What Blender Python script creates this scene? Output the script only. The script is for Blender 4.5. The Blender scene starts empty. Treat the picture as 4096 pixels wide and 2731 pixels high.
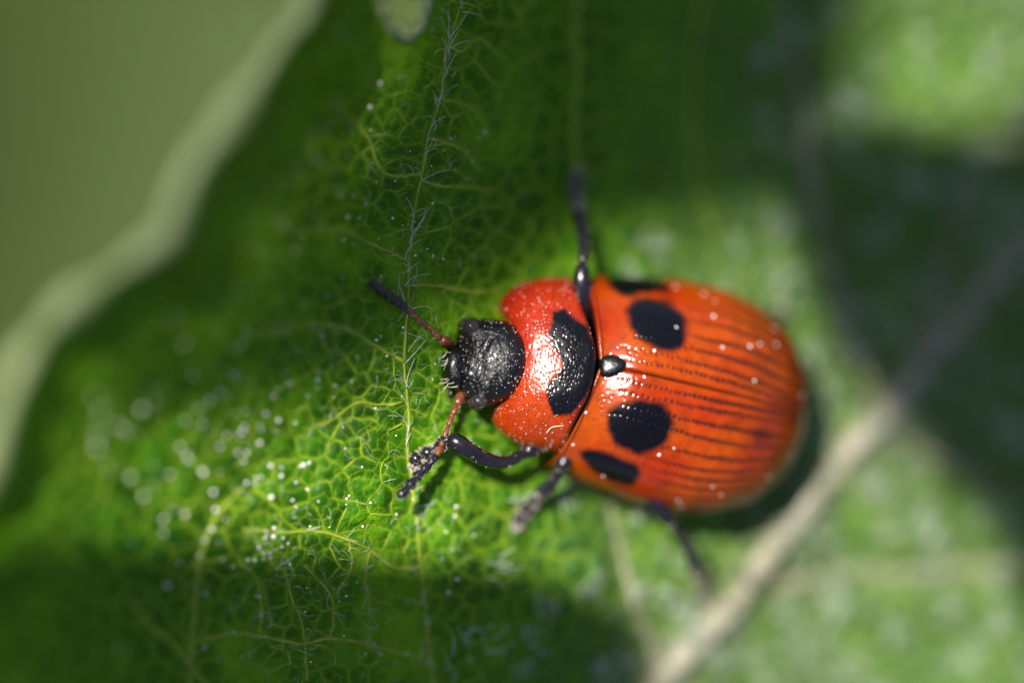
# Macro of a spotted red leaf beetle on a hairy leaf.  1 Blender unit = 1 millimetre.
import bpy, math, random
import numpy as np
from mathutils import Vector, Matrix, noise, geometry, kdtree
from mathutils.bvhtree import BVHTree

random.seed(7); rng = np.random.default_rng(7)
sc = bpy.context.scene; COL = sc.collection

# ------------------------------------------------------------------ camera, sky, sun, exposure
K = 200.0; CX, CY = 2048.0, 1365.5; D = 120.0        # 200 photo pixels to the millimetre in the focal plane z = 0
cam_d = bpy.data.cameras.new('camera'); cam = bpy.data.objects.new('camera', cam_d); COL.objects.link(cam)
cam.location = (0, 0, D); cam_d.sensor_width = 36.0; cam_d.lens = 36.0 * D / (4096 / K)
cam_d.clip_start = 1.0; cam_d.clip_end = 20000.0
cam_d.dof.use_dof = True; cam_d.dof.focus_distance = D
APER = 9.0                                            # lens opening radius, mm
cam_d.dof.aperture_fstop = cam_d.lens * 1e-3 / (2 * APER)
sc.camera = cam

SUN_EL, SUN_AZ = math.radians(66), math.radians(130)  # azimuth counter-clockwise from +X
SUN = Vector((math.cos(SUN_EL) * math.cos(SUN_AZ), math.cos(SUN_EL) * math.sin(SUN_AZ), math.sin(SUN_EL)))
w = bpy.data.worlds.new('World'); sc.world = w; w.use_nodes = True
nt = w.node_tree; sky = nt.nodes.new('ShaderNodeTexSky'); sky.sky_type = 'NISHITA'; sky.sun_disc = False
sky.sun_elevation = SUN_EL; sky.sun_rotation = math.pi / 2 - SUN_AZ
bg = nt.nodes['Background']; bg.inputs['Strength'].default_value = 0.055
nt.links.new(sky.outputs[0], bg.inputs['Color'])
sl = bpy.data.lights.new('sun', 'SUN'); sl.energy = 5.0; sl.angle = math.radians(0.5); sl.color = (1.0, 0.94, 0.82)
so = bpy.data.objects.new('sun', sl); COL.objects.link(so)
so.rotation_euler = SUN.to_track_quat('Z', 'Y').to_euler(); so.location = SUN * 200
sc.view_settings.view_transform = 'Standard'; sc.view_settings.look = 'None'
sc.view_settings.exposure = 1.0; sc.view_settings.gamma = 1.0; sc.view_settings.use_curve_mapping = False

# ------------------------------------------------------------------ helpers
def at(px, py, z=0.0):
    k = (D - z) / D / K
    return Vector(((px - CX) * k, (CY - py) * k, z))
def proj(P):                                           # (n,3) world -> (n,2) photo pixels
    k = D / (D - P[:, 2]) * K
    return np.stack([P[:, 0] * k + CX, CY - P[:, 1] * k], 1)
S = 4096 / 2352.0                                      # the overview picture's pixels to photo pixels
def sx(pts): return [(a * S, b * S) for a, b in pts]

def mesh_obj(name, V, F, mat=None, parent=None, smooth=True, **props):
    me = bpy.data.meshes.new(name)
    V = np.asarray(V, dtype=np.float32)
    if isinstance(F, np.ndarray):
        n, k = F.shape
        me.vertices.add(len(V)); me.vertices.foreach_set('co', V.ravel())
        me.loops.add(n * k); me.loops.foreach_set('vertex_index', F.astype(np.int32).ravel())
        me.polygons.add(n); me.polygons.foreach_set('loop_start', np.arange(0, n * k, k, dtype=np.int32))
        me.update(calc_edges=True); me.validate()
    else:
        me.from_pydata([tuple(v) for v in V], [], F)
    if smooth: me.polygons.foreach_set('use_smooth', np.ones(len(me.polygons), dtype=bool))
    if mat: me.materials.append(mat)
    o = bpy.data.objects.new(name, me); COL.objects.link(o)
    if parent is not None: o.parent = parent
    for k_, v_ in props.items(): o[k_] = v_
    return o
def color_attr(o, name, C):
    a = o.data.color_attributes.new(name, 'FLOAT_COLOR', 'POINT')
    C = np.concatenate([C, np.ones((len(C), 1))], 1).astype(np.float32)
    a.data.foreach_set('color', C.ravel())
def grid_faces(nr, nc, wrap=False):
    i = np.arange(nr - 1)[:, None]; j = np.arange(nc if wrap else nc - 1)[None, :]
    j2 = (j + 1) % nc
    return np.stack([i * nc + j, i * nc + j2, (i + 1) * nc + j2, (i + 1) * nc + j], -1).reshape(-1, 4)

def spline(pts, n):                                    # Catmull-Rom resample by arc length, any dimension
    P = np.array(pts, float)
    if len(P) == 2: return P[0] + (P[1] - P[0]) * np.linspace(0, 1, n)[:, None]
    Q = np.vstack([2 * P[0] - P[1], P, 2 * P[-1] - P[-2]]); out = []
    t = np.linspace(0, 1, 24, endpoint=False)[:, None]
    for i in range(len(P) - 1):
        a, b, c, d = Q[i:i + 4]
        out.append(0.5 * (2 * b + (c - a) * t + (2 * a - 5 * b + 4 * c - d) * t * t + (3 * b - a - 3 * c + d) * t ** 3))
    out = np.vstack(out + [P[-1:]])
    L = np.concatenate([[0], np.cumsum(np.linalg.norm(np.diff(out, axis=0), axis=1))])
    q = np.linspace(0, L[-1], n)
    return np.stack([np.interp(q, L, out[:, k]) for k in range(P.shape[1])], 1)

def tube_vf(P, R, ns=8, cap=True):                     # swept round tube through points P with radii R
    P = np.asarray(P, float); n = len(P); R = np.broadcast_to(np.asarray(R, float), (n,))
    T = np.gradient(P, axis=0); T /= np.linalg.norm(T, axis=1)[:, None] + 1e-12
    up = np.array([0, 0, 1.0]) if abs(T[0, 2]) < 0.9 else np.array([1.0, 0, 0])
    N = np.cross(T[0], up); N /= np.linalg.norm(N); Ns = []
    for i in range(n):
        N = N - T[i] * np.dot(N, T[i]); N /= np.linalg.norm(N) + 1e-12; Ns.append(N)
    Ns = np.array(Ns); B = np.cross(T, Ns)
    a = np.linspace(0, 2 * math.pi, ns, endpoint=False)
    V = P[:, None] + R[:, None, None] * (np.cos(a)[None, :, None] * Ns[:, None] + np.sin(a)[None, :, None] * B[:, None])
    V = V.reshape(-1, 3); F = grid_faces(n, ns, True)
    if cap:
        m = len(V); V = np.vstack([V, P[0] - T[0] * R[0] * .5, P[-1] + T[-1] * R[-1] * .5])
        j = np.arange(ns); k = (j + 1) % ns
        F = np.vstack([F, np.stack([k, j, np.full(ns, m), np.full(ns, m)], 1), np.stack([(n - 1) * ns + j, (n - 1) * ns + k, np.full(ns, m + 1), np.full(ns, m + 1)], 1)])
    return V, F
def fix_quads(F):                                      # quads with a doubled last corner become triangles
    return [tuple(f[:3]) if f[2] == f[3] else tuple(f) for f in F.tolist()]
class Bag:                                             # gathers shapes for ONE mesh
    def __init__(s): s.V = []; s.F = []; s.n = 0
    def add(s, V, F):
        s.V.append(np.asarray(V)); s.F.append(np.asarray(F) + s.n); s.n += len(V)
    def tube(s, P, R, ns=6, cap=True): s.add(*tube_vf(P, R, ns, cap))
    def build(s, name, mat, parent=None, **k):
        V = np.vstack(s.V); F = np.vstack(s.F)
        return mesh_obj(name, V, fix_quads(F), mat, parent, **k)
def ellipsoid_vf(c, r, nu=16, nv=10, M=None):
    th = np.linspace(0, math.pi, nv + 2)[1:-1]; ph = np.linspace(0, 2 * math.pi, nu, endpoint=False)
    V = np.stack([np.outer(np.sin(th), np.cos(ph)), np.outer(np.sin(th), np.sin(ph)), np.outer(np.cos(th), np.ones(nu))], -1).reshape(-1, 3)
    V = np.vstack([V, [0, 0, 1], [0, 0, -1]]) * np.asarray(r)
    if M is not None: V = V @ np.asarray(M).T
    V = V + np.asarray(c); F = grid_faces(nv, nu, True)[:, ::-1]; a = nv * nu
    j = np.arange(nu); k = (j + 1) % nu
    F = np.vstack([F, np.stack([j, k, np.full(nu, a), np.full(nu, a)], 1), np.stack([(nv - 1) * nu + k, (nv - 1) * nu + j, np.full(nu, a + 1), np.full(nu, a + 1)], 1)])
    return V, F
def smoothstep(a, b, x):
    t = np.clip((x - a) / (b - a), 0, 1); return t * t * (3 - 2 * t)
def vnoise(X, sc_, seed=0.0):                          # scalar noise at (n,3) points
    return np.array([noise.noise((a * sc_ + seed, b * sc_ - seed, c * sc_ + 2 * seed)) for a, b, c in X])
def poly_sdf(P, poly):                                 # signed distance (n,2) to polygon, negative inside
    P = np.asarray(P); poly = np.asarray(poly, float); d = np.full(len(P), 1e9); ins = np.zeros(len(P), bool)
    for i in range(len(poly)):
        a = poly[i]; b = poly[(i + 1) % len(poly)]; e = b - a; wv = P - a
        t = np.clip((wv @ e) / (e @ e), 0, 1); d = np.minimum(d, np.linalg.norm(wv - t[:, None] * e, axis=1))
        c = ((a[1] <= P[:, 1]) != (b[1] <= P[:, 1]))
        with np.errstate(divide='ignore', invalid='ignore'):
            xi = a[0] + (P[:, 1] - a[1]) / (b[1] - a[1]) * e[0]
        ins ^= c & (P[:, 0] < xi)
    return np.where(ins, -d, d)

# ------------------------------------------------------------------ materials
def nodes(name):
    m = bpy.data.materials.new(name); m.use_nodes = True
    return m, m.node_tree, m.node_tree.nodes['Principled BSDF']
def N(nt, t, **k):
    n = nt.nodes.new(t)
    for a, b in k.items(): setattr(n, a, b)
    return n
def noise_tex(nt, scale, detail=4, rough=.6):
    tc = N(nt, 'ShaderNodeTexCoord'); n = N(nt, 'ShaderNodeTexNoise')
    n.inputs['Scale'].default_value = scale; n.inputs['Detail'].default_value = detail; n.inputs['Roughness'].default_value = rough
    nt.links.new(tc.outputs['Object'], n.inputs['Vector']); return n
def ramp(nt, src, stops):
    r = N(nt, 'ShaderNodeValToRGB'); e = r.color_ramp.elements
    while len(e) < len(stops): e.new(.5)
    for el, (p, c) in zip(e, stops): el.position = p; el.color = (*c, 1)
    nt.links.new(src, r.inputs['Fac']); return r
def bump(nt, bsdf, src, strength, dist):
    b = N(nt, 'ShaderNodeBump'); b.inputs['Strength'].default_value = strength; b.inputs['Distance'].default_value = dist
    nt.links.new(src, b.inputs['Height']); nt.links.new(b.outputs[0], bsdf.inputs['Normal']); return b
def simple(name, c1, c2, scale, rough=.5, spec=.5, coat=0, bstr=0, bscale=None, bdist=.01, coat_r=.1, sss=0, thin=0):
    m, nt, b = nodes(name); n = noise_tex(nt, scale); r = ramp(nt, n.outputs['Fac'], [(.3, c1), (.7, c2)])
    nt.links.new(r.outputs[0], b.inputs['Base Color']); b.inputs['Roughness'].default_value = rough
    b.inputs['Specular IOR Level'].default_value = spec; b.inputs['Coat Weight'].default_value = coat; b.inputs['Coat Roughness'].default_value = coat_r
    if sss: b.inputs['Subsurface Weight'].default_value = sss; b.inputs['Subsurface Radius'].default_value = (.25, .08, .03); b.inputs['Subsurface Scale'].default_value = .3
    if bstr: bump(nt, b, noise_tex(nt, bscale or scale * 4, 3).outputs['Fac'], bstr, bdist)
    if thin:
        tr = N(nt, 'ShaderNodeBsdfTranslucent'); nt.links.new(r.outputs[0], tr.inputs['Color']); ms = N(nt, 'ShaderNodeMixShader'); ms.inputs[0].default_value = thin
        nt.links.new(b.outputs[0], ms.inputs[1]); nt.links.new(tr.outputs[0], ms.inputs[2]); nt.links.new(ms.outputs[0], nt.nodes['Material Output'].inputs['Surface'])
    return m

def mat_blade():
    m, nt, b = nodes('leaf_blade_green'); L = nt.links
    n1 = noise_tex(nt, .45, 3); n2 = noise_tex(nt, 3.5, 5, .65); n3 = noise_tex(nt, 16, 4)
    r1 = ramp(nt, n1.outputs['Fac'], [(.30, (.006, .046, .001)), (.52, (.030, .125, .001)), (.70, (.120, .300, .001))])
    r2 = ramp(nt, n2.outputs['Fac'], [(.35, (.62, .66, .60)), (.7, (1.35, 1.25, 1.2))])
    mx = N(nt, 'ShaderNodeMix', data_type='RGBA', blend_type='MULTIPLY'); mx.inputs['Factor'].default_value = 1
    L.new(r1.outputs[0], mx.inputs['A']); L.new(r2.outputs[0], mx.inputs['B'])
    at_ = N(nt, 'ShaderNodeVertexColor', layer_name='tissue'); sp = N(nt, 'ShaderNodeSeparateColor'); L.new(at_.outputs['Color'], sp.inputs[0])
    w1 = N(nt, 'ShaderNodeMix', data_type='RGBA'); w1.inputs['B'].default_value = (.085, .135, .055, 1); L.new(sp.outputs[0], w1.inputs['Factor']); L.new(mx.outputs['Result'], w1.inputs['A'])
    w2 = N(nt, 'ShaderNodeMix', data_type='RGBA'); w2.inputs['B'].default_value = (.21, .21, .14, 1); L.new(sp.outputs[1], w2.inputs['Factor']); L.new(w1.outputs['Result'], w2.inputs['A'])
    w3 = N(nt, 'ShaderNodeMix', data_type='RGBA'); w3.inputs['B'].default_value = (.13, .25, .009, 1); L.new(sp.outputs[2], w3.inputs['Factor']); L.new(w2.outputs['Result'], w3.inputs['A'])
    L.new(w3.outputs['Result'], b.inputs['Base Color'])
    b.inputs['Roughness'].default_value = .5; b.inputs['Specular IOR Level'].default_value = .15
    vo = N(nt, 'ShaderNodeTexVoronoi'); vo.inputs['Scale'].default_value = 11; L.new(N(nt, 'ShaderNodeTexCoord').outputs['Object'], vo.inputs['Vector'])
    ad = N(nt, 'ShaderNodeMath', operation='ADD'); L.new(vo.outputs['Distance'], ad.inputs[0]); L.new(n3.outputs['Fac'], ad.inputs[1])
    bump(nt, b, ad.outputs[0], .6, .035)
    tr = N(nt, 'ShaderNodeBsdfTranslucent'); tr.inputs['Color'].default_value = (.20, .42, .004, 1)
    ms = N(nt, 'ShaderNodeMixShader'); ms.inputs[0].default_value = .14
    L.new(b.outputs[0], ms.inputs[1]); L.new(tr.outputs[0], ms.inputs[2]); L.new(ms.outputs[0], nt.nodes['Material Output'].inputs['Surface'])
    return m
def mat_shell(name, rough, coat):                       # colour from the shell's colour attribute
    m, nt, b = nodes(name); a = N(nt, 'ShaderNodeVertexColor', layer_name='shell_colour')
    n = noise_tex(nt, 5, 4); r = ramp(nt, n.outputs['Fac'], [(.3, (.8, .78, .75)), (.7, (1.12, 1.15, 1.15))])
    mx = N(nt, 'ShaderNodeMix', data_type='RGBA', blend_type='MULTIPLY'); mx.inputs['Factor'].default_value = 1
    nt.links.new(a.outputs['Color'], mx.inputs['A']); nt.links.new(r.outputs[0], mx.inputs['B'])
    nt.links.new(mx.outputs['Result'], b.inputs['Base Color'])
    b.inputs['Roughness'].default_value = rough; b.inputs['Specular IOR Level'].default_value = .30
    b.inputs['Coat Weight'].default_value = coat; b.inputs['Coat Roughness'].default_value = .10
    bump(nt, b, noise_tex(nt, 24, 4).outputs['Fac'], .12, .02)
    return m
M_BLADE = mat_blade()
M_VEIN = simple('vein_yellow_green', (.20, .28, .022), (.33, .39, .045), 3, .5, .25, bstr=.3, bscale=14, bdist=.02, thin=.12)
M_NET = simple('fine_vein_green', (.15, .26, .012), (.26, .36, .024), 3, .5, .2, thin=.12)
M_MIDRIB = simple('midrib_beige', (.18, .18, .12), (.32, .285, .23), 1.2, .55, .3, bstr=.4, bscale=6, bdist=.06)
M_MARGIN = simple('margin_pale_green', (.13, .19, .06), (.29, .31, .17), .8, .5, .3, bstr=.3, bscale=5, bdist=.05)
M_HAIR = simple('pale_hair', (.34, .42, .32), (.60, .66, .56), 4, .4, .4)
M_GRAIN = simple('white_grain', (.78, .77, .72), (.92, .88, .85), 9, .4, .5)
M_SHELL = mat_shell('orange_wing_case', .20, .15)
M_PRON = mat_shell('red_pronotum', .24, .15)
M_BLACK = simple('black_chitin', (.0015, .0015, .002), (.004, .0035, .0055), 6, .24, .4, coat=.2, bstr=.35, bscale=26, bdist=.02)
M_HEAD = simple('black_rough_head', (.0015, .0016, .002), (.0045, .0042, .006), 6, .24, .4, coat=.2, bstr=.75, bscale=24, bdist=.03)
M_LEG = simple('violet_black_leg', (.004, .003, .006), (.012, .008, .015), 8, .26, .5, coat=.3, bstr=.3, bscale=20, bdist=.015)
M_EYE = simple('dark_compound_eye', (.008, .006, .008), (.018, .012, .016), 4, .2, .5, coat=.3)
M_ANT = simple('red_brown_antenna', (.09, .022, .010), (.19, .055, .018), 7, .3, .5, coat=.3, bstr=.2, bscale=20)
M_BRISTLE = simple('pale_bristle', (.42, .36, .30), (.66, .60, .54), 6, .4, .5)
M_GLINT = simple('pale_glint_bead', (.62, .52, .50), (.88, .82, .84), 8, .18, .7, coat=.6)  # for sun glints on the pits, made as pale beads

# ------------------------------------------------------------------ ground far below
def build_ground():
    m, nt, b = nodes('far_meadow'); n = noise_tex(nt, .018, 3); 
    r = ramp(nt, n.outputs['Fac'], [(.30, (.022, .033, .009)), (.5, (.050, .072, .026)), (.70, (.078, .100, .038))])
    nt.links.new(r.outputs[0], b.inputs['Base Color']); b.inputs['Roughness'].default_value = .9; b.inputs['Specular IOR Level'].default_value = 0
    n_ = 60; g = np.sign(np.linspace(-1, 1, n_)) * np.abs(np.linspace(-1, 1, n_)) ** 3 * 6000
    X, Y = np.meshgrid(g, g); Z = -160 + 6 * np.sin(X * .013) * np.cos(Y * .017)
    mesh_obj('ground', np.stack([X, Y, Z], -1).reshape(-1, 3), grid_faces(n_, n_), m, kind='structure')
build_ground()

# ------------------------------------------------------------------ the leaf: base height field
CTRL = np.array([
 (1850,-300,.2),(1820,0,.1),(1715,600,0),(1645,1050,0),(1610,1450,0),(1490,1850,0),(1230,2250,.05),(1180,2731,.05),(1120,3200,.1),
 (1480,300,1.0),(1270,700,2.0),(1000,1050,2.7),(720,1400,2.7),(500,1700,2.7),(800,1900,1.7),(420,2250,2.3),(0,2731,3.2),(-500,2200,4.8),(650,2700,1.4),
 (1450,1000,.40),(1450,1400,.40),(1420,600,.6),(1250,1800,.45),(1000,2500,.5),(1240,40,2.6),(920,450,3.6),(660,900,4.1),(250,1200,4.2),(0,1600,4.6),(-500,1900,5.2),(1400,-400,2.4),(-500,3200,4.6),
 (2000,1900,-1.45),(2000,1000,-1.35),(2200,500,-2.0),(2500,1400,-2.95),(2600,2100,-3.1),(2300,2450,-2.3),(2000,2731,-1.8),(2000,3200,-1.8),
 (3000,1000,-4.0),(2950,300,-4.2),(3400,1450,-4.4),(2850,2450,-3.9),(3500,1750,-4.6),(4096,1000,-6.0),(4096,1900,-5.2),(3700,2400,-4.6),
 (3300,2700,-4.6),(4096,2731,-3.8),(4700,3200,-2.6),(4096,100,-5.2),(3600,200,-5.0),(4700,0,-5.6),(4700,1000,-5.8),(2600,-400,-3.6),(3000,3200,-4.6),(3600,-400,-4.6)], float)
CTRL[:, 2] -= np.where(CTRL[:, 0] > 2700, 0.35 * np.clip((CTRL[:, 0] - 2700) / 700, 0, 1), 0)
CTRL[24:32, 2] += 1.4
def tps_fit(C):
    n = len(C); X = C[:, :2] / 1000; d = np.linalg.norm(X[:, None] - X[None], axis=2)
    A = np.zeros((n + 3, n + 3)); A[:n, :n] = np.where(d > 0, d * d * np.log(d + 1e-12), 0) + 0.02 * np.eye(n)
    A[:n, n] = 1; A[:n, n + 1:] = X; A[n, :n] = 1; A[n + 1:, :n] = X.T
    return np.linalg.solve(A, np.concatenate([C[:, 2], [0, 0, 0]]))
TW = tps_fit(CTRL)
def base_z(px, py):
    X = np.stack([np.ravel(px), np.ravel(py)], 1) / 1000; n = len(CTRL); z = TW[n] + X @ TW[n + 1:]
    for i in range(n):
        d2 = ((X - CTRL[i, :2] / 1000) ** 2).sum(1); z += TW[i] * 0.5 * d2 * np.log(d2 + 1e-12)
    return z.reshape(np.shape(px))

# leaf margin (its upper-left edge): photo x of the edge for each photo y
MARG = np.array(sx([(770,-320),(742,-160),(712,-30),(690,45),(640,100),(575,200),(510,295),(445,380),(405,470),(378,540),(265,620),(140,715),(65,800),(20,900),(-15,1010),(-60,1150),(-110,1300),(-200,1500),(-330,1900)]))
def marg_x(py): return np.interp(py, MARG[:, 1], MARG[:, 0])

# added dark leaf far below, out of focus, to darken the background leftwards
def build_added_dark_leaf():
    root = bpy.data.objects.new('added_dark_leaf', None); COL.objects.link(root); root['label'] = 'added dark leaf far below, darkening the background beyond the pale leaf margin'; root['category'] = 'leaf'
    m = simple('added_dark_leaf_green', (.020, .034, .006), (.034, .050, .010), .05, .7, .1)
    P = spline([(150,-700),(330,0),(300,700),(120,1300),(-300,1900),(-1500,2300),(-3200,1600),(-3600,200),(-2400,-1300),(-700,-1500),(150,-700)], 121)[:-1]; c = P.mean(0); rings = []
    for q in (.02, .35, .7, 1.0):
        r_ = c + (P - c) * q; rings.append(np.array([at(a, b, -62 + 5 * (1 - q * q))[:] for a, b in r_]))
    mesh_obj('blade', np.vstack(rings), grid_faces(4, 120, True), m, root)
    b = Bag(); b.tube(np.array([rings[3][10], rings[2][10], rings[0][0], rings[2][70], rings[3][70]]) + np.array([0, 0, .1]), [.3, .4, .5, .6, .8], 10); b.build('midrib', m, root)
build_added_dark_leaf()

# ---- veins: the ones that can be followed singly, as photo polylines (overview pixels), root to tip radius in mm
VEINS = [
 ([(1062,-150),(1058,0),(1030,105),(1012,215),(985,312),(967,400),(950,500),(938,600),(936,700),(928,830),(934,900),(940,965),(936,1040),(948,1120),(965,1270),(975,1400),(988,1500),(1000,1620)], .038, .055),
 ([(928,830),(872,800),(800,758),(720,744),(650,762),(585,768)], .040, .022),
 ([(938,600),(890,578),(836,553),(790,530),(730,540)], .036, .02),
 ([(967,400),(905,405),(872,386),(842,312),(795,260),(750,240)], .036, .02),
 ([(944,655),(1008,657),(1080,671),(1150,668)], .036, .025),
 ([(967,415),(1010,428),(1062,430),(1122,436)], .034, .02),
 ([(985,318),(1030,330),(1062,345),(1100,390)], .028, .016),
 ([(1000,225),(1050,236),(1082,250),(1115,290)], .028, .016),
 ([(1030,105),(1060,118),(1100,90),(1150,130)], .026, .016),
 ([(560,1120),(500,1180),(462,1280),(448,1380),(440,1470),(436,1620)], .04, .055),
 ([(440,1475),(530,1455),(600,1460),(660,1473),(700,1478),(750,1466),(800,1470),(850,1480),(920,1500),(985,1510)], .030, .032),
 ([(560,1215),(640,1222),(690,1220),(745,1222),(800,1240),(850,1262),(900,1300),(960,1305)], .03, .024),
 ([(655,1310),(672,1380),(690,1420),(700,1478),(705,1560)], .024, .026),
 ([(700,1300),(730,1330),(760,1370),(765,1420),(758,1466)], .022, .022),
 ([(800,1240),(808,1300),(770,1365)], .02, .02),
 ([(850,1262),(838,1330),(850,1400),(845,1480)], .022, .022),
 ([(550,1290),(590,1330),(600,1390),(595,1460)], .022, .022),
 ([(655,1310),(620,1290),(590,1240)], .02, .016),
 ([(300,1380),(350,1440),(400,1480),(470,1570)], .045, .06),
 ([(1395,1120),(1410,1200),(1432,1290),(1462,1400),(1500,1490),(1530,1600)], .06, .13),
 ([(1420,-150),(1330,0),(1326,150),(1318,300),(1322,420)], .03, .03),
 ([(2010,900),(1965,790),(1915,640),(1870,450),(1845,250),(1815,60),(1790,-120)], .13, .09),
 ([(2420,1305),(2250,1300),(2080,1320),(1960,1310),(1860,1330),(1790,1350)], .07, .13),
 ([(2352,1130),(2250,1090),(2140,1050),(2070,1000)], .07, .12),
 ([(1640,-120),(1600,60),(1590,240),(1600,420),(1650,560)], .06, .05),
 ([(2420,350),(2300,330),(2230,420),(2160,620),(2110,800)], .06, .12),
 ([(925,925),(870,930),(820,925),(760,965),(700,985)], .03, .016),
]
MIDRIB = sx([(1400,1760),(1500,1590),(1585,1490),(1680,1390),(1760,1280),(1850,1165),(1935,1055),(2060,915),(2190,755),(2352,570),(2480,420)])

# ---- fine network: Voronoi edges of jittered seeds
def voronoi_edges(x0, y0, x1, y1, step, jit, seed, aspect=1.0):
    r = np.random.default_rng(seed); pts = []
    ny = int((y1 - y0) / step); nx = int((x1 - x0) / (step * aspect))
    for i in range(ny + 1):
        for j in range(nx + 1):
            if r.random() < .12: continue
            pts.append(Vector((x0 + (j + (i % 2) * .5 + r.uniform(-jit, jit)) * step * aspect, y0 + (i + r.uniform(-jit, jit)) * step)))
    v, e, f, *_ = geometry.delaunay_2d_cdt(pts, [], [], 0, 1e-6)
    cc = []; nb = {}
    for k, t in enumerate(f):
        a, b, c = (v[i] for i in t)
        d = 2 * (a.x * (b.y - c.y) + b.x * (c.y - a.y) + c.x * (a.y - b.y))
        if abs(d) < 1e-9: cc.append(None); continue
        ux = (a.length_squared * (b.y - c.y) + b.length_squared * (c.y - a.y) + c.length_squared * (a.y - b.y)) / d
        uy = (a.length_squared * (c.x - b.x) + b.length_squared * (a.x - c.x) + c.length_squared * (b.x - a.x)) / d
        cc.append((ux, uy))
        for i in range(3):
            nb.setdefault(tuple(sorted((t[i], t[(i + 1) % 3]))), []).append(k)
    out = []
    for fs in nb.values():
        if len(fs) == 2 and cc[fs[0]] and cc[fs[1]]:
            p, q = cc[fs[0]], cc[fs[1]]
            if x0 < p[0] < x1 and x0 < q[0] < x1 and y0 < p[1] < y1 and y0 < q[1] < y1 and 4 < math.dist(p, q) < step * 2.2: out.append((p, q))
    return out
def wiggle(p, q, n, amp, seed):
    p = np.array(p); q = np.array(q); t = np.linspace(0, 1, n)[:, None]; P = p + (q - p) * t
    d = q - p; L = np.linalg.norm(d); nrm = np.array([-d[1], d[0]]) / (L + 1e-9)
    r = np.random.default_rng(seed); a, b = r.normal(0, amp * L, 2)
    return P + nrm * (np.sin(np.pi * t) * a + np.sin(2 * np.pi * t) * b)
T1 = [wiggle(p, q, 6, .030, i) for i, (p, q) in enumerate(voronoi_edges(-600, -500, 4700, 3230, 92, .44, 3, .9))]
T1 = [P for k, P in enumerate(T1) if P[:, 0].min() > marg_x(P[0, 1]) + 60 and np.random.default_rng(k).random() < .97]
T2 = [wiggle(p, q, 5, .05, 9000 + i) for i, (p, q) in enumerate(voronoi_edges(700, -150, 2150, 2850, 40, .42, 5))]
T2 = [P for k, P in enumerate(T2) if P[:, 0].min() > marg_x(P[0, 1]) + 60 and rng.random() < .72]
VP = [spline(sx(p), 60) for p, _, _ in VEINS]
MP = spline(MIDRIB, 160); RIBS = [19, 21, 22, 23, 25]

# ---- blade grid
NR, NC = 420, 620; PY0, PY1, PXR = -500.0, 3230.0, 4700.0
gy = np.linspace(PY0, PY1, NR); gu = np.linspace(0, 1, NC)
gm = marg_x(gy); GX = gm[:, None] + gu[None, :] * (PXR - gm[:, None]); GY = np.repeat(gy[:, None], NC, 1)
def dist_to(polys, cap):
    pts = np.vstack(polys); kd = kdtree.KDTree(len(pts))
    for i, (a, b) in enumerate(pts): kd.insert((a, b, 0), i)
    kd.balance()
    return np.array([kd.find((a, b, 0))[2] for a, b in zip(GX.ravel(), GY.ravel())]).reshape(GX.shape).clip(0, cap)
def dense(P, step): 
    L = np.linalg.norm(np.diff(P, axis=0), axis=1).sum(); return spline(P, max(2, int(L / step)))
dV = dist_to([dense(P, 10) for P in VP], 220.0); dM = np.full(GX.shape, 1e9)
dM = dist_to([dense(MP, 12)], 400.0); dVr = dist_to([dense(VP[i], 12) for i in RIBS], 200.0)
d1 = dist_to([dense(P, 10) for P in T1], 70.0); d2 = dist_to([P for P in T2], 30.0)
Z = base_z(GX, GY)
big = np.array([noise.noise((a / 330, b / 330, 1.3)) + .6 * noise.noise((a / 150, b / 150, 7.7)) for a, b in zip(GX.ravel(), GY.ravel())]).reshape(GX.shape)
soft = lambda d, w_: 1 - np.exp(-(d / w_) ** 2)
right = smoothstep(2100, 3200, GX + .25 * GY - 300)
Z = Z + .12 * big * (1 + 1.2 * right) + (.16 + .18 * right) * soft(dV, 90) + .30 * np.exp(-(dM / 95) ** 2) - .12 * np.exp(-(dM / 260) ** 2) \
      + (.085 + .22 * right) * soft(d1, 30) + .030 * soft(d2, 12) * (GX < 2200)
Z += .35 * np.exp(-((GX - gm[:, None]) / 70) ** 2)            # edge turned up
def leaf_z(px, py):
    px = np.asarray(px, float); py = np.asarray(py, float)
    fi = np.clip((py - PY0) / (PY1 - PY0) * (NR - 1), 0, NR - 1.001); m_ = marg_x(py)
    fj = np.clip((px - m_) / (PXR - m_) * (NC - 1), 0, NC - 1.001)
    i = fi.astype(int); j = fj.astype(int); a = fi - i; b = fj - j
    return Z[i, j] * (1 - a) * (1 - b) + Z[i + 1, j] * a * (1 - b) + Z[i, j + 1] * (1 - a) * b + Z[i + 1, j + 1] * a * b
def on_leaf(px, py, dz=0.0):
    return at(px, py, float(leaf_z(px, py)) + dz)
def line_on_leaf(P, dz): 
    z = leaf_z(P[:, 0], P[:, 1]) + dz; k = (D - z) / D / K
    return np.stack([(P[:, 0] - CX) * k, (CY - P[:, 1]) * k, z], 1)

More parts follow.
